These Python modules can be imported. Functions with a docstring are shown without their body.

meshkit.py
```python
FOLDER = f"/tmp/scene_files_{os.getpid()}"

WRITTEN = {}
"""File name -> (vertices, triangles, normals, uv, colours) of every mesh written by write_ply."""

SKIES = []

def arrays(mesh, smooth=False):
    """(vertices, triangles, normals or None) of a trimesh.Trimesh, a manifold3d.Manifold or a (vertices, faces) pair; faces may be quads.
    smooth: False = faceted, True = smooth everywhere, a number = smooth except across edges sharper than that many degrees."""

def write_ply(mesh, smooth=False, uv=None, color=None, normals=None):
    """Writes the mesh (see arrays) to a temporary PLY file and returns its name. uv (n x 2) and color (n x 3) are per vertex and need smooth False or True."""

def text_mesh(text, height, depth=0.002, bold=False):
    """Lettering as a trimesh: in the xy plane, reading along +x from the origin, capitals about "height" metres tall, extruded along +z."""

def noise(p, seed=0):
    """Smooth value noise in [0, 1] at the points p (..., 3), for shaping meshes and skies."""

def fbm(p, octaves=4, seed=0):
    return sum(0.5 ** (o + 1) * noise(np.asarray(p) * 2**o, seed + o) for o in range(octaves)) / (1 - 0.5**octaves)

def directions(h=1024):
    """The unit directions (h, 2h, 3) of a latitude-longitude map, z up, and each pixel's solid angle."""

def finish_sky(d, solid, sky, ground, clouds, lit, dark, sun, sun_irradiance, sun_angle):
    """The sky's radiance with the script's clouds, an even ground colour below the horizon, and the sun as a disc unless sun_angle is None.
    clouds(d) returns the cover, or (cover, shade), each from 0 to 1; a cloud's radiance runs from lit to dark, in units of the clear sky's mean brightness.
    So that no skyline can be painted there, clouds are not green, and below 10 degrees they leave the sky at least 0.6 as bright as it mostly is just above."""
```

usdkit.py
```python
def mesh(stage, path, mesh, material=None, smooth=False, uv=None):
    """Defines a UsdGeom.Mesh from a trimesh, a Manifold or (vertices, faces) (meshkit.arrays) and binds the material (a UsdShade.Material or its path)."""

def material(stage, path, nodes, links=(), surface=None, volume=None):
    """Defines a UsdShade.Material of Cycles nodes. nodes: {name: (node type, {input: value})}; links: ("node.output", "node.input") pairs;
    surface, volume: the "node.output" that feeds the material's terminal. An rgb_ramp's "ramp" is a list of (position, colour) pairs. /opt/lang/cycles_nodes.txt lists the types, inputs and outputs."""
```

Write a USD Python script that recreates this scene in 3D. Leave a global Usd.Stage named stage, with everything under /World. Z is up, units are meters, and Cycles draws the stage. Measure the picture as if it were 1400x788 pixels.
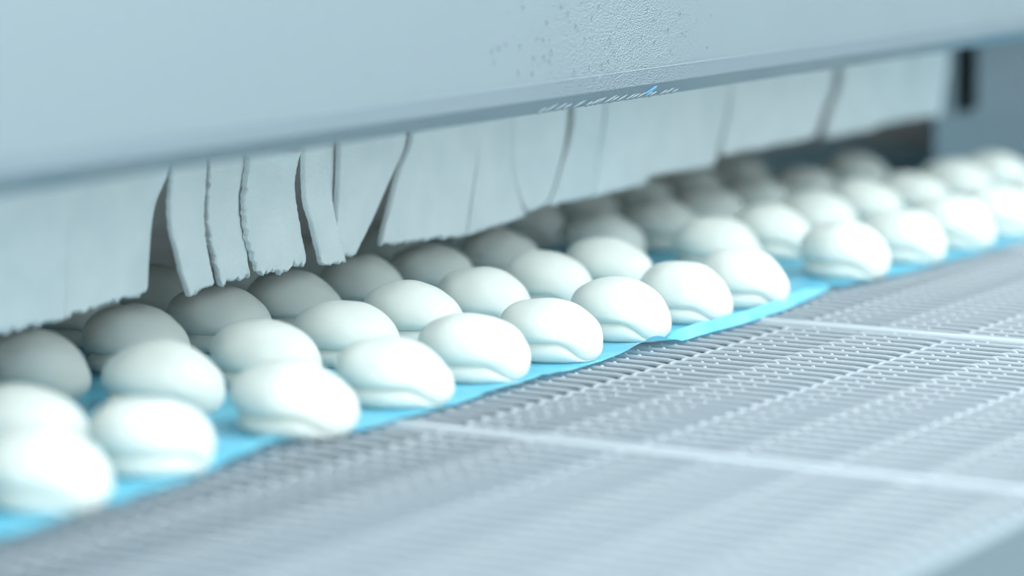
import math, random, sys
import numpy as np, trimesh, meshkit, usdkit
from pxr import Gf, Sdf, Usd, UsdGeom, UsdLux, UsdShade

stage = Usd.Stage.CreateInMemory()
UsdGeom.SetStageUpAxis(stage, UsdGeom.Tokens.z)
UsdGeom.SetStageMetersPerUnit(stage, 1.0)
world = UsdGeom.Xform.Define(stage, '/World')
stage.SetDefaultPrim(world.GetPrim())
UsdGeom.Scope.Define(stage, '/World/Looks')
# World: x runs along the belt (away to the right), y across it into the machine, z up; the belt's top is z = 0.

# ---------------------------------------------------------------- camera
YAW, PITCH = math.radians(30.6), math.atan(644 / 4515)
fwd = np.array([math.cos(YAW) * math.cos(PITCH), math.sin(YAW) * math.cos(PITCH), -math.sin(PITCH)])
right = np.array([math.sin(YAW), -math.cos(YAW), 0.0])
upv = np.cross(right, fwd)
eye = np.array([-1.57072869, -0.92892636, 0.30])
cam = UsdGeom.Camera.Define(stage, '/World/camera')
m = Gf.Matrix4d(*[float(x) for r in ((*right, 0), (*upv, 0), (*-fwd, 0), (*eye, 1)) for x in r])
cam.AddTransformOp().Set(m)
cam.CreateHorizontalApertureAttr(36.0)
cam.CreateVerticalApertureAttr(36.0 * 788 / 1400)
cam.CreateFocalLengthAttr(36.0 * 4515 / 1400)
cam.CreateClippingRangeAttr(Gf.Vec2f(0.05, 60))
cam.CreateFStopAttr(3.0)
cam.CreateFocusDistanceAttr(1.86)
cam.CreateExposureAttr(0.45)

# ---------------------------------------------------------------- light
dome = UsdLux.DomeLight.Define(stage, '/World/room_light')
dome.CreateColorAttr(Gf.Vec3f(0.82, 0.95, 1.0))
dome.CreateIntensityAttr(0.56)

def area_light(name, at, aim, w, h, power, color=(0.94, 1.0, 0.985)):
    L = UsdLux.RectLight.Define(stage, '/World/' + name)
    z = np.array(at, float) - np.array(aim, float); z /= np.linalg.norm(z)
    x = np.cross([0, 1, 0] if abs(z[1]) < .9 else [1, 0, 0], z); x /= np.linalg.norm(x); y = np.cross(z, x)
    L.AddTransformOp().Set(Gf.Matrix4d(*[float(v) for r in ((*x, 0), (*y, 0), (*z, 0), (*at, 1)) for v in r]))
    L.CreateWidthAttr(w); L.CreateHeightAttr(h); L.CreateIntensityAttr(power); L.CreateColorAttr(Gf.Vec3f(*color))
    return L
area_light('ceiling_lamp', (0.25, -1.95, 1.72), (0.0, -0.05, 0.0), 3.4, 0.4, 8.2)
area_light('added_fill_light', (-2.1, -1.95, 1.70), (-0.2, -0.05, 0.0), 1.2, 0.4, 6.0)  # added fill from camera left, brightens the left sides of the buns
area_light('added_tunnel_fill', (0.1, 0.47, 0.17), (0.1, 0.53, 0.05), 3.0, 0.05, 1.3, (0.92, 1.0, 0.95))  # invented light inside the hood, added to lift the dark interior

# ---------------------------------------------------------------- helpers
used = {}
def numbered(name, parent='/World'):
    n = used.get((parent, name), 0); used[(parent, name)] = n + 1
    return f'{parent}/{name}' + (f'_{n:03d}' if n else '')
def tag(prim, label=None, cat=None, group=None, kind=None):
    for k, v in (('label', label), ('category', cat), ('group', group), ('kind', kind)):
        if v: prim.SetCustomDataByKey(k, v)
    return prim
def obj(name, mesh, mat, parent=None, smooth=30):
    path = numbered(name, str(parent.GetPath()) if parent else '/World')
    return usdkit.mesh(stage, path, mesh, mat, smooth=smooth).GetPrim()
def thing(name, label, cat, group=None, kind=None, loc=(0, 0, 0)):
    x = UsdGeom.Xform.Define(stage, numbered(name))
    if any(loc): x.AddTranslateOp().Set(Gf.Vec3d(*loc))
    return tag(x.GetPrim(), label, cat, group, kind)
def box(x0, x1, y0, y1, z0, z1):
    b = trimesh.creation.box((x1 - x0, y1 - y0, z1 - z0)); b.apply_translation(((x0 + x1) / 2, (y0 + y1) / 2, (z0 + z1) / 2)); return b
def extrude_x(profile, x0, x1, nx=1):
    """A closed (y, z) outline swept along x."""
    from shapely.geometry import Polygon
    m = trimesh.creation.extrude_polygon(Polygon(profile), x1 - x0, engine='earcut')
    v = m.vertices.copy(); m.vertices = np.stack([v[:, 2] + x0, v[:, 0], v[:, 1]], 1)
    return m
def tube(pts, r, n=6):
    """A round wire along the points, frames kept upright, ends closed."""
    p = np.asarray(pts, float); t = np.gradient(p, axis=0); t /= np.linalg.norm(t, axis=1, keepdims=True)
    a = np.cross(t, [0, 0, 1.0]); a /= np.maximum(np.linalg.norm(a, axis=1, keepdims=True), 1e-9); b = np.cross(a, t)
    ang = np.linspace(0, 2 * np.pi, n, endpoint=False)
    rad = np.broadcast_to(np.asarray(r, float), (len(p),))
    v = (p[:, None] + rad[:, None, None] * (np.cos(ang)[None, :, None] * a[:, None] + np.sin(ang)[None, :, None] * b[:, None])).reshape(-1, 3)
    i = np.arange(len(p) - 1)[:, None] * n; j = np.arange(n); k = (j + 1) % n
    q = np.stack([i + j, i + n + j, i + n + k, i + k], -1).reshape(-1, 4)
    f = np.vstack([q[:, [0, 2, 1]], q[:, [0, 3, 2]]])
    e = len(v); v = np.vstack([v, p[:1], p[-1:]]); o = (len(p) - 1) * n
    caps = [[e, x, y] for x, y in zip(k, j)] + [[e + 1, o + x, o + y] for x, y in zip(j, k)]
    f = np.vstack([f, caps])
    return v, f
def join(parts):
    vs, fs, n = [], [], 0
    for v, f in parts:
        vs.append(v); fs.append(np.asarray(f) + n); n += len(v)
    return np.vstack(vs), np.vstack(fs)
def sm(a, b, x):
    t = np.clip((x - a) / (b - a), 0, 1); return t * t * (3 - 2 * t)
M = lambda name, *a, **k: usdkit.material(stage, '/World/Looks/' + name, *a, **k)

# ---------------------------------------------------------------- materials
dough = M('dough', {
    'g': ('geometry', {}), 'n': ('noise_texture', {'scale': 60.0, 'detail': 4.0}), 'f': ('noise_texture', {'scale': 900.0, 'detail': 2.0}),
    'c': ('rgb_ramp', {'ramp': [(0.3, (0.65, 0.68, 0.635)), (0.7, (0.69, 0.72, 0.675))]}),
    'b': ('bump', {'strength': 0.08, 'distance': 0.0006}),
    'p': ('principled_bsdf', {'roughness': 0.55, 'specular_ior_level': 0.3, 'subsurface_weight': 0.25, 'subsurface_scale': 0.006, 'subsurface_radius': (1.0, 0.8, 0.6)})},
    [('g.position', 'n.vector'), ('g.position', 'f.vector'), ('n.fac', 'c.fac'), ('c.color', 'p.base_color'), ('f.fac', 'b.height'), ('b.normal', 'p.normal')], surface='p.BSDF')
film = M('blue_film', {
    'g': ('geometry', {}), 'n': ('noise_texture', {'scale': 45.0, 'detail': 3.0}),
    'c': ('rgb_ramp', {'ramp': [(0.3, (0.15, 0.62, 0.84)), (0.7, (0.26, 0.72, 0.90))]}),
    'b': ('bump', {'strength': 0.35, 'distance': 0.002}),
    'p': ('principled_bsdf', {'roughness': 0.35, 'specular_ior_level': 0.5}), 't': ('translucent_bsdf', {}), 'm': ('mix_closure', {'fac': 0.3})},
    [('g.position', 'n.vector'), ('n.fac', 'c.fac'), ('c.color', 'p.base_color'), ('c.color', 't.color'), ('n.fac', 'b.height'), ('b.normal', 'p.normal'), ('p.BSDF', 'm.closure1'), ('t.BSDF', 'm.closure2')], surface='m.closure')
felt = M('white_felt', {
    'g': ('geometry', {}), 'n': ('noise_texture', {'scale': 700.0, 'detail': 4.0, 'roughness': 0.7}), 'w': ('noise_texture', {'scale': 35.0, 'detail': 4.0}),
    'c': ('rgb_ramp', {'ramp': [(0.25, (0.76, 0.84, 0.85)), (0.65, (0.85, 0.915, 0.92))]}),
    'b': ('bump', {'strength': 0.8, 'distance': 0.0018}),
    'p': ('principled_bsdf', {'roughness': 0.95, 'specular_ior_level': 0.1, 'sheen_weight': 0.25, 'sheen_roughness': 0.5})},
    [('g.position', 'n.vector'), ('g.position', 'w.vector'), ('w.fac', 'c.fac'), ('c.color', 'p.base_color'), ('n.fac', 'b.height'), ('b.normal', 'p.normal')], surface='p.BSDF')
def steel(name, color, rough, metal=1.0, scale=(6, 120, 120), bump=0.02, spec=0.5):
    return M(name, {
        'g': ('geometry', {}), 'm': ('mapping', {'scale': scale}), 'n': ('noise_texture', {'scale': 1.0, 'detail': 4.0}),
        'r': ('map_range', {'from_min': 0.3, 'from_max': 0.7, 'to_min': rough - 0.06, 'to_max': rough + 0.06}),
        'b': ('bump', {'strength': bump, 'distance': 0.001}),
        'p': ('principled_bsdf', {'base_color': color, 'metallic': metal, 'specular_ior_level': spec})},
        [('g.position', 'm.vector'), ('m.vector', 'n.vector'), ('n.fac', 'r.value'), ('r.result', 'p.roughness'), ('n.fac', 'b.height'), ('b.normal', 'p.normal')], surface='p.BSDF')
wire_mat = steel('belt_wire_steel', (0.42, 0.45, 0.478), 0.55, metal=0.2, spec=0.3)
rod_mat = steel('belt_rod_steel', (0.52, 0.56, 0.59), 0.6, metal=0.15, spec=0.3)
pan_mat = steel('pan_steel', (0.45, 0.52, 0.56), 0.6, metal=0.3)
plate_mat = steel('plate_steel', (0.20, 0.26, 0.29), 0.5, metal=0.5)
inner_mat = steel('inner_steel', (0.16, 0.18, 0.18), 0.7, metal=0.0)  # interior steel darkened in colour to keep the covered buns in shade
rear_mat = steel('rear_steel', (0.46, 0.53, 0.54), 0.7, metal=0.0)  # lighter copy of the interior steel, brightens the gaps between the strips
wall_mat = M('painted_wall', {'p': ('principled_bsdf', {'base_color': (0.70, 0.74, 0.75), 'roughness': 0.6})}, [], surface='p.BSDF')
slot_shade_dark = M('slot_shade_dark', {'p': ('principled_bsdf', {'base_color': (0.085, 0.105, 0.11), 'roughness': 0.7})}, [], surface='p.BSDF')  # dark tone that paints the shade inside the slot
# the hood's sheet: fine mist of condensation in one patch near the lip
def misted(name, color, rough):
    return M(name, {
        'g': ('geometry', {}), 'big': ('noise_texture', {'scale': 9.0, 'detail': 3.0}),
        'el': ('mapping', {'scale': (0.8, 1.0, 1.3)}), 'mist': ('voronoi_texture', {'scale': 820.0}), 'mist2': ('noise_texture', {'scale': 980.0, 'detail': 2.0}),
        'off': ('mapping', {'location': (-0.035, 0.0, -0.18), 'scale': (1.0, 0.0, 1.0)}), 'sc': ('mapping', {'scale': (8.0, 0.0, 11.0)}),
        'gr': ('gradient_texture', {'gradient_type': 'spherical'}), 'gp': ('math', {'math_type': 'power', 'value2': 0.8}),
        'h': ('mix_float', {'fac': 0.6}), 'ms': ('math', {'math_type': 'multiply'}),
        'st': ('math', {'math_type': 'multiply', 'value2': 0.8}),
        'r': ('map_range', {'from_min': 0.3, 'from_max': 0.7, 'to_min': rough - 0.04, 'to_max': rough + 0.05}),
        'b': ('bump', {'distance': 0.0012}),
        'p': ('principled_bsdf', {'base_color': color, 'metallic': 0.85})},
        [('g.position', 'big.vector'), ('g.position', 'el.vector'), ('el.vector', 'mist.vector'), ('el.vector', 'mist2.vector'), ('g.position', 'off.vector'), ('off.vector', 'sc.vector'), ('sc.vector', 'gr.vector'),
         ('gr.fac', 'gp.value1'), ('mist.distance', 'h.a'), ('mist2.fac', 'h.b'), ('h.result', 'b.height'), ('gp.value', 'st.value1'), ('st.value', 'b.strength'),
         ('big.fac', 'r.value'), ('r.result', 'p.roughness'), ('b.normal', 'p.normal')], surface='p.BSDF')
hood_mat = misted('hood_steel', (0.28, 0.335, 0.36), 0.45)
lip_mat = misted('lip_steel', (0.24, 0.29, 0.325), 0.42)
water = M('water', {'p': ('principled_bsdf', {'base_color': (0.95, 0.98, 1.0), 'roughness': 0.18, 'ior': 1.33, 'specular_ior_level': 0.25, 'transmission_weight': 1.0})}, [], surface='p.BSDF')
drip_mat = steel('drip_water', (0.20, 0.245, 0.27), 0.28, metal=0.6)
blue_plastic = M('blue_plastic', {'p': ('principled_bsdf', {'base_color': (0.09, 0.27, 0.45), 'roughness': 0.4})}, [], surface='p.BSDF')
floor_mat = M('floor_concrete', {'g': ('geometry', {}), 'n': ('noise_texture', {'scale': 6.0, 'detail': 6.0}),
    'c': ('rgb_ramp', {'ramp': [(0.3, (0.17, 0.20, 0.21)), (0.7, (0.23, 0.26, 0.27))]}), 'p': ('principled_bsdf', {'roughness': 0.5})},
    [('g.position', 'n.vector'), ('n.fac', 'c.fac'), ('c.color', 'p.base_color')], surface='p.BSDF')

# ---------------------------------------------------------------- the setting
tag(obj('floor', box(-4, 5, -4, 3, -0.95, -0.90), floor_mat), kind='structure')

tag(obj('wall_back', box(-4, 5, 3.0, 3.1, -0.90, 2.6), wall_mat), kind='structure')
tag(obj('wall_right', box(5.0, 5.1, -4, 3.1, -0.90, 2.6), wall_mat), kind='structure')

# ---------------------------------------------------------------- the machine hood
HX0, HX1, FY = -1.7, 1.75, -0.045
hood = thing('machine_hood', 'large brushed stainless steel machine hood with a folded lower lip above the belt', 'machine hood')
obj('front_panel', box(HX0, HX1, FY, FY + 0.004, 0.157, 0.62), hood_mat, hood)
lip = [(FY + 0.0040, 0.1600), (FY - 0.0014, 0.1600), (FY - 0.0026, 0.1588), (FY - 0.0026, 0.1508), (FY - 0.0019, 0.1494), (FY + 0.0052, 0.1426), (FY + 0.0064, 0.1421), (FY + 0.0074, 0.1430), (FY + 0.0070, 0.1455), (FY + 0.0040, 0.1500)]
lip_prim = obj('lower_lip', extrude_x(lip, HX0, HX1), lip_mat, hood, smooth=20)
obj('crease_highlight_bead', tube([(HX0, FY - 0.0022, 0.1593), (0, FY - 0.0022, 0.1593), (HX1, FY - 0.0022, 0.1593)], 0.0005, 8), hood_mat, hood, smooth=True)  # thin bead added to give the crease of the lip its highlight
obj('top_panel', box(HX0, HX1, FY + 0.004, 0.56, 0.616, 0.62), hood_mat, hood)
obj('rear_panel', box(HX0, HX1, 0.556, 0.56, -0.06, 0.616), rear_mat, hood)
obj('end_panel', box(HX0, HX0 + 0.004, FY + 0.004, 0.556, 0.178, 0.616), inner_mat, hood)
obj('end_panel', box(HX1 - 0.004, HX1, FY + 0.004, 0.556, 0.045, 0.616), inner_mat, hood)
obj('inner_ceiling', box(HX0 + .004, HX1 - .004, FY + 0.004, 0.556, 0.178, 0.182), inner_mat, hood)
obj('mounting_bar', box(HX0 + .004, 0.93, 0.137, 0.142, 0.130, 0.178), plate_mat, hood)
from shapely.geometry import Polygon, box as rect
plate = Polygon([(0.930, 0.178), (1.70, 0.178), (1.70, 0.006), (0.930, 0.006)])
slot = rect(0.974, 0.060, 1.014, 0.114).buffer(0.004)
pm = trimesh.creation.extrude_polygon(plate.difference(slot), 0.003, engine='earcut')
v = pm.vertices.copy(); pm.vertices = np.stack([v[:, 0], 0.150 - v[:, 2], v[:, 1]], 1); pm.invert()
side = obj('side_plate', pm, plate_mat, hood)
obj('slot_shade_backing', box(0.968, 1.08, 0.166, 0.170, 0.044, 0.130), slot_shade_dark, hood)  # dark sheet added behind the slot, stands in for its shade
tag(side, 'dull steel side plate with an upright dark slot')

# condensation on the hood: beads on the face, running drips on the lip
rng = np.random.default_rng(11)
ico = trimesh.creation.icosphere(1); iv, jf = np.array(ico.vertices), np.array(ico.faces)
beads = []
for _ in range(100):
    x = 0.02 + rng.normal(0, 0.10); z = 0.161 + abs(rng.normal(0, 0.030))
    r = 0.0004 + 0.0008 * rng.random() ** 3
    beads.append((iv * [r, r * .6, r * rng.uniform(1.0, 1.9)] + [x, FY - r * .15, z], jf))
for x, z in [(-0.0243, 0.1985), (-0.017, 0.1945), (-0.040, 0.191), (-0.008, 0.187), (0.021, 0.1635), (-0.01, 0.162), (-0.035, 0.175), (-0.043, 0.172), (-0.09, 0.180), (0.03, 0.178), (-0.07, 0.166)]:
    r = 0.0011
    beads.append((iv * [r * .8, r * .6, r * 1.7] + [x, FY - r * .15, z], jf))
tag(obj('condensation_bead', join(beads), water, hood, smooth=True), kind='stuff')
for k in range(19):
    x = -0.05 + 0.165 * ((k + .5) / 19) ** .8 + rng.uniform(-.004, .004); L = rng.uniform(0.003, 0.0065)
    t = np.linspace(-1, 1, 9); lean = 0.75
    pts = np.stack([x + lean * t * L, FY + 0.0056 - (t + 1) * 0.5 * L * 0.75, 0.1424 + (t + 1) * 0.5 * L * 0.72], 1)
    obj('drip', tube(pts, 0.0009 * np.sqrt(np.clip(1 - t ** 2, .05, 1)) * (1.15 - .3 * t), 8), drip_mat, hood, smooth=True)
t = np.linspace(-1, 1, 9)
tag(obj('film_fleck', tube(np.stack([0.0787 + 0.0036 * t, FY + 0.0006 - 0.0024 * t, 0.1466 + 0.0022 * t], 1), 0.0011 * np.sqrt(np.clip(1 - t ** 4, .1, 1)), 8), blue_plastic, smooth=True),
    'tiny blue fleck of film stuck to the lip of the steel hood', 'film fleck')

# ---------------------------------------------------------------- the curtain's strips, hung behind the lip
def strip_mesh(left, rightp, y, seed, thick=0.0048, fray=0.0012, side_fray=0.0, curl=0.0, push=0.0, twist=0.0, tuft=0):
    """left, rightp: edge lines as (x, z) from the lip down. Grown upwards behind the lip, given a felt's thickness and a torn lower hem."""
    L, R = np.array(left, float), np.array(rightp, float)
    top = 0.160
    L = np.vstack([[L[0, 0], top], L]); R = np.vstack([[R[0, 0], top], R])
    from scipy.interpolate import PchipInterpolator as PC
    par = lambda P: np.concatenate([[0], np.cumsum(np.linalg.norm(np.diff(P, axis=0), axis=1))]) / np.linalg.norm(np.diff(P, axis=0), axis=1).sum()
    w = abs(R[-1, 0] - L[-1, 0])
    nu, nv = int(np.clip(w / 0.0006, 16, 150)), 100
    vv = np.linspace(0, 1, nv); uu = np.linspace(0, 1, nu)
    eL, eR = PC(par(L), L)(vv), PC(par(R), R)(vv)
    U, V = np.meshgrid(uu, vv)
    P = eL[:, None] * (1 - U[..., None]) + eR[:, None] * U[..., None]
    X, Z = P[..., 0], P[..., 1]
    q = lambda s, a, b: meshkit.fbm(np.stack([a * s, b * s, np.full_like(a, seed * 3.7)], -1), 3, seed) - .5
    low = sm(0.80, 1.0, V)
    hem = q(560, X, 0 * X) * 4.5 * fray + q(130, X, 0 * X) * 2.2 * fray
    Z = Z + hem * low
    if side_fray:
        e = np.exp(-U * w / 0.0022); f = np.exp(-(1 - U) * w / 0.0022)
        n1, n2 = q(520, 0 * X, Z) * 3.2 * side_fray, q(520, 0 * X + 9, Z) * 3.2 * side_fray
        live = sm(0.4, 0.5, V); X = X + (e * n1 + f * n2) * live
    bulge = q(30, X, Z * .5) * 0.0022
    Y = y - tuft * np.exp(-((U - .70) / .2) ** 2 - ((Z - .1135) / .0035) ** 2) + bulge * sm(0.35, .55, V) + push * sm(0.35, 1, V) ** 1.3 + curl * np.clip((U - .72) / .28, 0, 1) ** 2 * sm(.35, .6, V) + twist * (U - .5) * sm(.1, .7, V) + q(600, X, Z) * 0.0005
    rim = np.minimum(np.minimum(U * w, (1 - U) * w), (1 - V) * 0.11) / 0.0014
    inset = 0.0010 * (1 - np.sqrt(np.clip(1 - (1 - np.clip(rim, 0, 1)) ** 2, 0, 1)))
    Fr = np.stack([X, Y + inset, Z], -1); Bk = np.stack([X + (0.5 - U) * .0006, Y + thick - inset + q(300, X + 3, Z) * .0008, Z + .0003], -1)
    v = np.vstack([Fr.reshape(-1, 3), Bk.reshape(-1, 3)]); n = nu * nv
    i = (np.arange(nv - 1)[:, None] * nu + np.arange(nu - 1)[None]).ravel()
    quads = np.vstack([np.stack([i, i + nu, i + nu + 1, i + 1], 1), np.stack([i + n, i + 1 + n, i + nu + 1 + n, i + nu + n], 1)])
    ring = np.concatenate([np.arange(nu), np.arange(1, nv) * nu + nu - 1, (nv - 1) * nu + np.arange(nu - 2, -1, -1), np.arange(nv - 2, 0, -1) * nu])
    nx = np.roll(ring, -1)
    quads = np.vstack([quads, np.stack([ring, nx, nx + n, ring + n], 1)])
    return v, quads
STRIPS = [
 # name key, y, left edge, right edge, options, label
 (0.125, [(-0.3241, 0.1154), (-0.3267, 0.0758), (-0.3296, 0.0424)], [(-0.2357, 0.1134), (-0.2379, 0.0803), (-0.2404, 0.0449)], dict(fray=.0012), 'wide white felt curtain strip at the left end, cut off by the picture edge'),
 (0.1255, [(-0.235, 0.1134), (-0.2371, 0.0803), (-0.2390, 0.0452)], [(-0.1469, 0.1132), (-0.1554, 0.0869), (-0.1603, 0.0487)], dict(fray=.0013, curl=.006), 'wide white felt curtain strip left of the first dark gap, with a ragged slanting hem'),
 (0.126, [(-0.1446, 0.113), (-0.1475, 0.0884), (-0.1427, 0.0676), (-0.1333, 0.0429)], [(-0.1128, 0.1129), (-0.1144, 0.1006), (-0.1175, 0.0841), (-0.1152, 0.0665), (-0.1095, 0.0472)], dict(fray=.0012, side_fray=.0010, push=-.002), 'narrow bowed white felt curtain strip right of the first dark gap, hanging lowest'),
 (0.126, [(-0.1101, 0.1126), (-0.1133, 0.0925), (-0.1142, 0.0801), (-0.1098, 0.0619), (-0.104, 0.0462)], [(-0.0728, 0.1128), (-0.0795, 0.0866), (-0.0777, 0.0745), (-0.0751, 0.064), (-0.0707, 0.047)], dict(fray=.0014, side_fray=.0014, push=-.002, curl=.004), 'bowed white felt curtain strip with frayed sides, second right of the first dark gap'),
 (0.1215, [(-0.0791, 0.1138), (-0.0835, 0.0882), (-0.0814, 0.0705), (-0.0753, 0.0563), (-0.0684, 0.046)], [(-0.0265, 0.1142), (-0.0258, 0.0923), (-0.0205, 0.0692), (-0.0150, 0.0486)], dict(fray=.0016, side_fray=.0016, curl=.008, tuft=.008), 'broad shaggy white felt curtain strip with a top tuft, left of the slim strip'),
 (0.1195, [(-0.0277, 0.1139), (-0.0274, 0.0885), (-0.0199, 0.0689), (-0.0105, 0.0455)], [(-0.0065, 0.1138), (-0.0016, 0.0898), (0.0049, 0.0679), (0.0138, 0.0444)], dict(fray=.0009, side_fray=.0004, thick=.0045), 'slim smooth white felt curtain strip swung to the right in front of its neighbour'),
 (0.1285, [(0.0221, 0.1117), (0.0182, 0.0728), (0.0130, 0.0474)], [(0.0946, 0.1113), (0.0753, 0.0845), (0.0551, 0.0625), (0.036, 0.0451)], dict(fray=.0009), 'white felt curtain strip tapering down to the left, left of the wide wedge gap'),
 (0.125, [(0.0955, 0.1117), (0.0800, 0.0886), (0.0599, 0.0491)], [(0.1758, 0.1102), (0.1696, 0.0926), (0.1562, 0.0438)], dict(fray=.0008), 'wide white felt curtain strip right of the wedge gap, with a straight hem'),
 (0.1255, [(0.1770, 0.1102), (0.1718, 0.0924), (0.1583, 0.0441)], [(0.2114, 0.1101), (0.2132, 0.0855), (0.2306, 0.0479)], dict(fray=.0008), 'white felt curtain strip widening downwards, second right of the wedge gap'),
 (0.1255, [(0.2124, 0.1101), (0.2140, 0.0855), (0.2318, 0.0511)], [(0.2849, 0.1096), (0.2783, 0.0844), (0.2557, 0.0529)], dict(fray=.0008), 'white felt curtain strip narrowing downwards, left of the short bluish slit'),
 (0.126, [(0.2934, 0.1094), (0.2775, 0.0751), (0.2584, 0.0526)], [(0.3326, 0.1092), (0.3249, 0.0803), (0.3178, 0.0514)], dict(fray=.0008), 'white felt curtain strip just right of the short bluish slit'),
 (0.125, [(0.3336, 0.1093), (0.3255, 0.0805), (0.3183, 0.0524)], [(0.4002, 0.1091), (0.3964, 0.0791), (0.3905, 0.0538)], dict(fray=.0008), 'white felt curtain strip ending at a hem step, third left of the slanting far slit'),
 (0.126, [(0.4010, 0.1091), (0.3972, 0.079), (0.3914, 0.0587)], [(0.5164, 0.1084), (0.5055, 0.0802), (0.4958, 0.0572)], dict(fray=.0008), 'blurred broad white felt curtain strip, raised hem, second left of the slanting far slit'),
 (0.125, [(0.5175, 0.1083), (0.509, 0.0799), (0.5036, 0.0632)], [(0.6878, 0.1073), (0.6718, 0.0831), (0.6559, 0.0636)], dict(fray=.0008), 'blurred broad white felt curtain strip just left of the slanting far slit'),
 (0.126, [(0.7042, 0.1067), (0.6868, 0.082), (0.6772, 0.0606)], [(0.7861, 0.1064), (0.7761, 0.0809), (0.7699, 0.0615)], dict(fray=.0008), 'blurred white felt curtain strip just right of the slanting far slit'),
 (0.128, [(0.7897, 0.1061), (0.7797, 0.0806), (0.7735, 0.0628)], [(0.8403, 0.1063), (0.8313, 0.0826), (0.8279, 0.0625)], dict(fray=.0008), 'shaded blurred felt curtain strip, last but one at the far right end'),
 (0.130, [(0.8483, 0.1057), (0.8379, 0.082), (0.8344, 0.0631)], [(0.9173, 0.1049), (0.908, 0.08), (0.9029, 0.0608)], dict(fray=.0008), 'last felt curtain strip at the far right, beside the dark slot in the side plate'),
]
for k, (y, l, r, o, label) in enumerate(STRIPS):
    tag(obj('curtain_strip', strip_mesh(l, r, y, 3 + k, **o), felt, smooth=50), label, 'curtain strip', 'felt strips hanging under the hood')
for k, x in enumerate((-0.418, -0.508)):
    tag(obj('curtain_strip', strip_mesh([(x, 0.1154), (x - .002, 0.0758), (x - .004, 0.043)], [(x + .0925, 0.1134), (x + .091, 0.0803), (x + .089, 0.043)], 0.1255, 61 + k), felt, smooth=50),
        ('white felt curtain strip just beyond the left edge of the photo', 'leftmost white felt curtain strip, second beyond the left edge of the photo')[k], 'curtain strip', 'felt strips hanging under the hood')
tag(obj('curtain_strip', strip_mesh([(-0.001, 0.114), (0.001, 0.085), (0.002, 0.062)], [(0.0235, 0.1128), (0.0215, 0.085), (0.0200, 0.062)], 0.1335, 77, thick=.005), felt, smooth=50),
    'recessed scrap of felt curtain seen in the narrow notch behind the slim strip', 'curtain strip', 'felt strips hanging under the hood')

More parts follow.
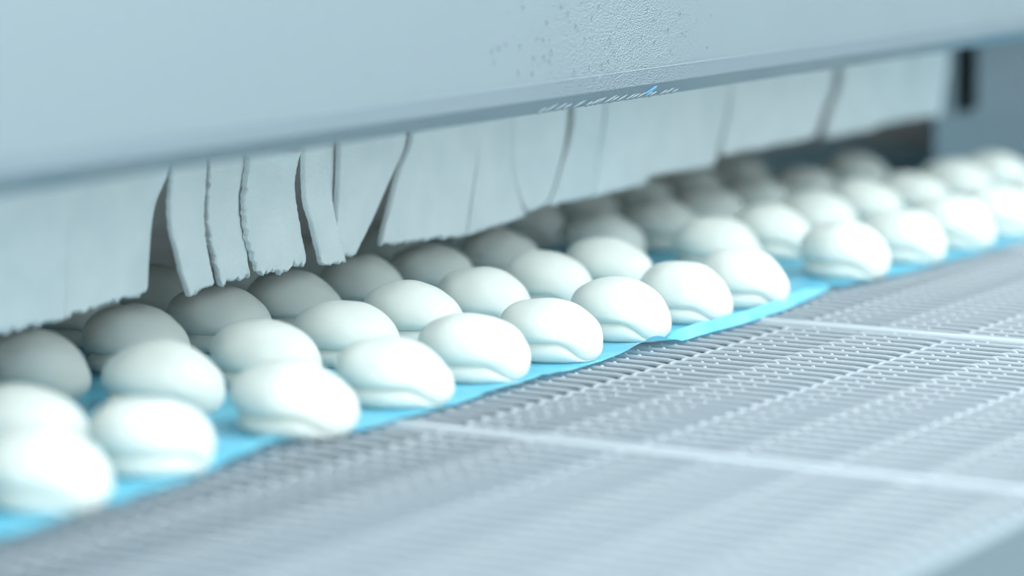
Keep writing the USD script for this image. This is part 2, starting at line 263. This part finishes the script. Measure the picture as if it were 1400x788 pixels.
# ---------------------------------------------------------------- the wire belt
belt = thing('conveyor_belt', 'woven steel wire conveyor belt running under the hood', 'conveyor belt')
P, BACK, WR = 0.01445, 0.0035, 0.00142
A0, HALF = 0.0275, 0.0506      # a bend every 50.6 mm across the belt, alternating its sense
S0, S1 = -0.54, 0.393          # s = -y
def strand(x0):
    """One strand: alternate lengths lie a little forward and back and hook over each other at every bend."""
    out, k0, k1 = [], math.ceil((S0 - A0) / HALF), math.floor((S1 - A0) / HALF)
    for k in range(k0 - 1, k1 + 1):
        a, b = max(A0 + k * HALF, S0), min(A0 + (k + 1) * HALF, S1)
        if k % 2:                                      # the length in front, both ends curling down towards -x
            p = [(x0 - .0028, a + .0002, -.0016), (x0 - .0019, a + .0008, -.0008), (x0 - .0009, a + .0020, -.0002), (x0 - .0002, a + .0038, 0), (x0, a + .0070, 0),
                 (x0, b - .0062, 0), (x0 - .0004, b - .0022, 0), (x0 - .0017, b + .0010, -.0002), (x0 - .0030, b + .0026, -.0008), (x0 - .0041, b + .0036, -.0016)]
        else:                                          # the length behind, its ends tucked under
            x1 = x0 + BACK
            p = [(x1 - .0022, a - .0040, -.0012), (x1 - .0008, a - .0028, -.0004), (x1, a - .0004, 0), (x1, a + .0060, 0), (x1, b - .0050, 0), (x1, b + .0010, -.0006), (x1 - .0006, b + .0036, -.0016)]
        p = np.array(p); out.append(tube(np.stack([p[:, 0], -p[:, 1], p[:, 2] - WR - .0003], 1), WR, 6))
    return out
nubs = strand(0.0)
oct_ = trimesh.creation.icosahedron(); ov, of = np.array(oct_.vertices), np.array(oct_.faces)
for k in range(math.ceil((S0 - A0) / HALF), math.floor((S1 - A0) / HALF)):
    c = A0 + k * HALF; x = BACK if k % 2 == 0 else 0.0
    for fr in (.36, .54):
        nubs.append((ov * [.0011, .0015, .0010] + [x + .0014, -(c + fr * HALF), -.0007], of))
sv, sf = join(nubs)
for i in range(-52, 119):
    obj('wire', (sv + [i * P, 0, 0], sf), wire_mat, belt, smooth=60)
for x in (-0.6, -0.2, 0.2, 0.6, 1.0):
    obj('cross_rod', tube([(x, 0.54, -.0012), (x, 0.2, -.0012), (x, -0.2, -.0012), (x, -0.395, -.0012)], .0026, 12), rod_mat, belt, smooth=60)
tray = thing('drip_tray', 'grey steel tray seen dimly through the gaps of the wire belt', 'drip tray')
obj('tray_floor', box(-1.7, 1.75, -0.392, 0.55, -0.060, -0.056), pan_mat, tray)
obj('tray_side', box(-1.7, 1.75, -0.396, -0.392, -0.060, -0.012), plate_mat, tray)
for x in (-1.5, -0.2, 1.5):
    for y in (-0.37, 0.5):
        obj('leg', box(x - .025, x + .025, y - .025, y + .025, -0.90, -0.060), pan_mat, tray)

rail = thing('guide_rail', 'blurred steel guide rail beside the belt at the lower right corner', 'guide rail')
obj('rail_bar', tube([(-1.7, -0.446, -.012), (0, -0.446, -.012), (1.75, -0.446, -.012)], .004, 12), pan_mat, rail, smooth=60)
for x in (-1.2, -0.1, 1.0):
    obj('bracket', box(x - .01, x + .01, -0.446, -0.396, -.045, -.041), pan_mat, rail); obj('bracket_post', box(x - .006, x + .006, -0.449, -0.443, -.045, -.012), pan_mat, rail)

# ---------------------------------------------------------------- the blue film sheets
ZF = 0.0016
def sheet_mesh(x0, x1, edge_at, y1, seed, lip=None, arch=None, tail=False, round_end=0.0):
    """Thin film as a fine grid. edge_at: (x, y) of the near edge; lip: a stretch (x from, x to, height) where it folds up and over before the edge."""
    nx, ny = int((x1 - x0) / 0.004), 110
    uu, vv = np.linspace(0, 1, nx), np.linspace(0, 1, ny) ** 2.0
    U, V = np.meshgrid(uu, vv); X = x0 + U * (x1 - x0)
    q = lambda a, b, s: meshkit.fbm(np.stack([a, b, np.full_like(a, seed * 5.1)], -1), 3, seed + s) - .5
    ex, ey = np.array(edge_at).T
    edge = np.interp(X, ex, ey) + q(X * 60, 0 * X, 1) * 0.003 + round_end * sm(x1 - .05, x1, X) ** 2
    Y = edge + V * (y1 - edge)
    d = Y - edge                                          # distance from the near edge
    near = np.exp(-d / 0.010)
    Z = ZF + np.clip(q(X * 55, Y * 55, 2), -.2, .5) * 0.0012 * (0.2 + near) + near * np.clip(q(X * 30, 0 * X, 3) + .05, 0, 1) * 0.006
    X = X + q(Y * 30, Y * 0 + 4, 6) * 0.006 * (sm(.97, 1, U) + (1 - sm(0, .03, U)))
    if lip:
        a, b, hgt = lip
        along = sm(a - .002, a + .010, X) * (1 - sm(b - .05, b + .02, X))
        up = np.where(d < .0055, sm(-.001, .0055, d), np.exp(-((d - .0055) / .0045) ** 2))
        Z = Z * (1 - along * near) + along * hgt * up * (.85 + .5 * q(X * 20, 0 * X, 8))
    if arch:
        cx, w, hgt = arch
        Z = Z + hgt * np.exp(-((X - cx) / w) ** 2) * np.exp(-d / .008)
    if tail:
        k = sm(.97, 1, U) * np.exp(-d / .008)
        X = X + k * .012; Z = Z + k * .003 + .0030 * sm(.90, .95, U)
    v = np.stack([X, Y, np.maximum(Z, .00155)], -1).reshape(-1, 3)
    i = (np.arange(ny - 1)[:, None] * nx + np.arange(nx - 1)[None]).ravel()
    return v, np.stack([i, i + 1, i + nx + 1, i + nx], 1)
SHEETS = [(sheet_mesh(-0.98, -0.300, [(-.98, -.058), (-.51, -.058), (-.43, -.055), (-.388, -.052), (-.34, -.048), (-.30, -.044)], 0.37, 21, tail=True), 'left'),
          (sheet_mesh(-0.336, 0.372, [(-.336, -.020), (-.29, -.032), (-.263, -.050), (-.228, -.054), (-.128, -.053), (-.05, -.053), (.016, -.053), (.09, -.058), (.18, -.059), (.25, -.054), (.30, -.046), (.36, -.034)], 0.37, 22,
                      lip=(0.088, 0.325, .0085), arch=(0.058, .026, .006), round_end=.035), 'middle'),
          (sheet_mesh(0.345, 1.20, [(.345, -.046), (.45, -.052), (.6, -.056), (1.2, -.056)], 0.37, 23), 'right')]
for mm, w in SHEETS:
    tag(obj('film_sheet', mm, film, smooth=True), {'left': 'blue plastic film sheet under the dough pieces at the lower left corner',
        'middle': 'long blue plastic film sheet in the middle, near edge curled up',
        'right': 'out-of-focus blue plastic film sheet under the dough pieces at the far right'}[w], 'plastic film sheet', 'blue film sheets on the belt')

# ---------------------------------------------------------------- the dough pieces
def smoothstep(a,b,x):
    t=np.clip((x-a)/(b-a),0,1); return t*t*(3-2*t)
def bun_mesh(R=.0330,h=.0385,turn=0.,tuck=1.,seed=0,nphi=56):
    """A rolled dough ball: domed skin tucked under on one side, so that a narrower foot shows there."""
    phi=np.linspace(0,2*math.pi,nphi,endpoint=False)
    a=(np.degrees(phi)-turn)%360
    u=smoothstep(75,135,a)*(1-smoothstep(216,262,a))*tuck
    long=np.radians(a-285)
    Rp=R*(1+.045*np.cos(2*long))
    zm=.0150+.0040*np.cos(np.radians(a-125))+.001*u
    zc=.0008+.0112*u
    rf=Rp*(.86-.06*u)
    rows=[]
    n1=20
    for k in range(1,n1+1):
        t=k/n1*math.pi/2
        rows.append((Rp*np.sin(t)**.93, zm+(h-zm)*np.cos(t)**1.04))
    for k in range(1,9):
        t=k/8*math.pi/2
        rows.append((rf+(Rp-rf)*np.cos(t), zm-(zm-zc)*np.sin(t)))
    for k in (.25,.55,.85):
        rows.append((rf+.0035*u*math.sin(k*math.pi)+.0006, zc*(1-k)))
    rows.append((rf-.001, 0*zc)); rows.append((rf*.5,0*zc))
    v=[[0,0,h]]
    for r,z in rows:
        v+=list(np.stack([r*np.cos(phi),r*np.sin(phi),z],1))
    v.append([0,0,0]); v=np.array(v,float)
    # the dome leans a little towards its low end, and each bun is a little uneven
    lean=np.clip(v[:,2]/h,0,1)
    d=np.radians(305+turn); v[:,0]-=.0025*lean**2*math.cos(d); v[:,1]-=.0025*lean**2*math.sin(d)
    w=(meshkit.fbm(v*38+seed*7.3,2,seed)-.5)*.0040
    nrm=v/np.maximum(np.linalg.norm(v-[0,0,.01],axis=1,keepdims=True),1e-6)
    v=v+nrm*w[:,None]*np.clip(v[:,2:]/.008,0,1)
    v[:,2]=np.maximum(v[:,2],0)
    f=[]
    n=nphi; j=np.arange(n); j2=(j+1)%n
    f+=[[0,1+x,1+y] for x,y in zip(j,j2)]
    for r in range(len(rows)-1):
        b=1+r*n; c=b+n
        for x,y in zip(j,j2): f+=[[b+x,c+x,c+y],[b+x,c+y,b+y]]
    b=1+(len(rows)-1)*n; e=len(v)-1
    f+=[[e,b+y,b+x] for x,y in zip(j,j2)]
    return v,np.array(f)

BUNS = {
 'left': {'front': [(-0.545, -0.030, .95, .89), (-0.454, -0.030, 0.949, 0.885), (-0.368, -0.025, 0.912, 0.906)], 'second': [(-0.462, 0.047, .94, .9), (-0.375, 0.043, 0.94, 0.91)], 'third': [(-0.415, 0.145, .93, .9), (-0.328, 0.150, .93, .9)], 'fourth': [(-0.36, 0.235, .93, .9)]},
 'middle': {'front': [(-0.253, -0.026, 0.985, 0.89), (-0.16, -0.025, 0.953, 0.89), (-0.075, -0.021, 0.947, 0.908), (0.004, -0.023, 0.933, 0.896), (0.087, -0.022, 0.921, 0.898), (0.167, -0.023, 0.891, 0.891), (0.239, -0.024, 0.889, 0.882)],
            'second': [(-0.24, 0.063, 0.976, 0.898), (-0.15, 0.063, 0.928, 0.89), (-0.068, 0.065, 0.929, 0.903), (0.009, 0.07, 0.909, 0.927), (0.084, 0.068, 0.892, 0.913), (0.163, 0.07, 0.889, 0.925), (0.24, 0.07, 0.914, 0.926)],
            'third': [(-0.237, 0.148, 0.916, 0.898), (-0.147, 0.151, 0.949, 0.92), (-0.062, 0.155, 0.934, 0.937), (0.009, 0.153, 0.909, 0.924), (0.087, 0.156, 0.87, 0.939), (0.162, 0.152, 0.887, 0.912), (0.244, 0.152, 0.882, 0.915)],
            'fourth': [(-0.26, 0.236, .93, .92), (-0.175, 0.238, .94, .92), (-0.09, 0.236, .93, .93), (-0.01, 0.24, .93, .92), (0.075, 0.238, .92, .93), (0.155, 0.24, .93, .92), (0.235, 0.237, .92, .92)]},
 'right': {'front': [(0.390, -0.023, 0.94, 0.922), (0.480, -0.025, 0.944, 0.908), (0.564, -0.025, 0.944, 0.908), (0.648, -0.025, .94, .91), (0.732, -0.025, .94, .91)],
           'second': [(0.371, 0.061, 0.939, 0.915), (0.454, 0.062, 0.938, 0.923), (0.533, 0.064, 0.936, 0.929), (0.616, 0.066, 0.934, 0.943), (0.698, 0.064, 0.936, 0.93), (0.785, 0.066, 0.934, 0.941), (0.865, 0.066, .935, .935)],
           'third': [(0.366, 0.145, 0.94, 0.908), (0.450, 0.146, 0.939, 0.918), (0.526, 0.148, 0.937, 0.928), (0.604, 0.147, 0.939, 0.919), (0.688, 0.149, 0.936, 0.933), (0.790, 0.153, 0.932, 0.959)],
           'fourth': [(0.335, 0.235, .93, .92), (0.418, 0.237, .93, .92), (0.50, 0.236, .93, .92), (0.582, 0.237, .93, .93), (0.665, 0.236, .93, .93), (0.75, 0.238, .94, .93)]},
}
ORD = ['first', 'second', 'third', 'fourth', 'fifth', 'sixth', 'seventh']
ROW = {'front': 'front row', 'second': 'second row', 'third': 'third row under curtain', 'fourth': 'fourth row behind curtain'}
seed = 100
for sheet, rows in BUNS.items():
    for row, items in rows.items():
        for k, (x, y, sc, hs) in enumerate(items):
            seed += 1
            r_ = random.Random(seed)
            turn = r_.uniform(-9, 9)
            if (sheet, row, k) == ('left', 'front', 2): turn = 38
            v, f = bun_mesh(R=.0305, turn=turn, tuck=r_.uniform(.85, 1.1), seed=seed)
            v = v * [sc, sc, hs] + [x, y, ZF + .0004]
            shade = 'smooth white' if row in ('front', 'second') else 'pale'
            tag(obj('dough_bun', (v, f), dough, smooth=True), f'{shade} dough bun, {ORD[k]} from left in {ROW[row]}, {sheet} blue sheet', 'dough bun', f'dough buns on the {sheet} blue sheet')
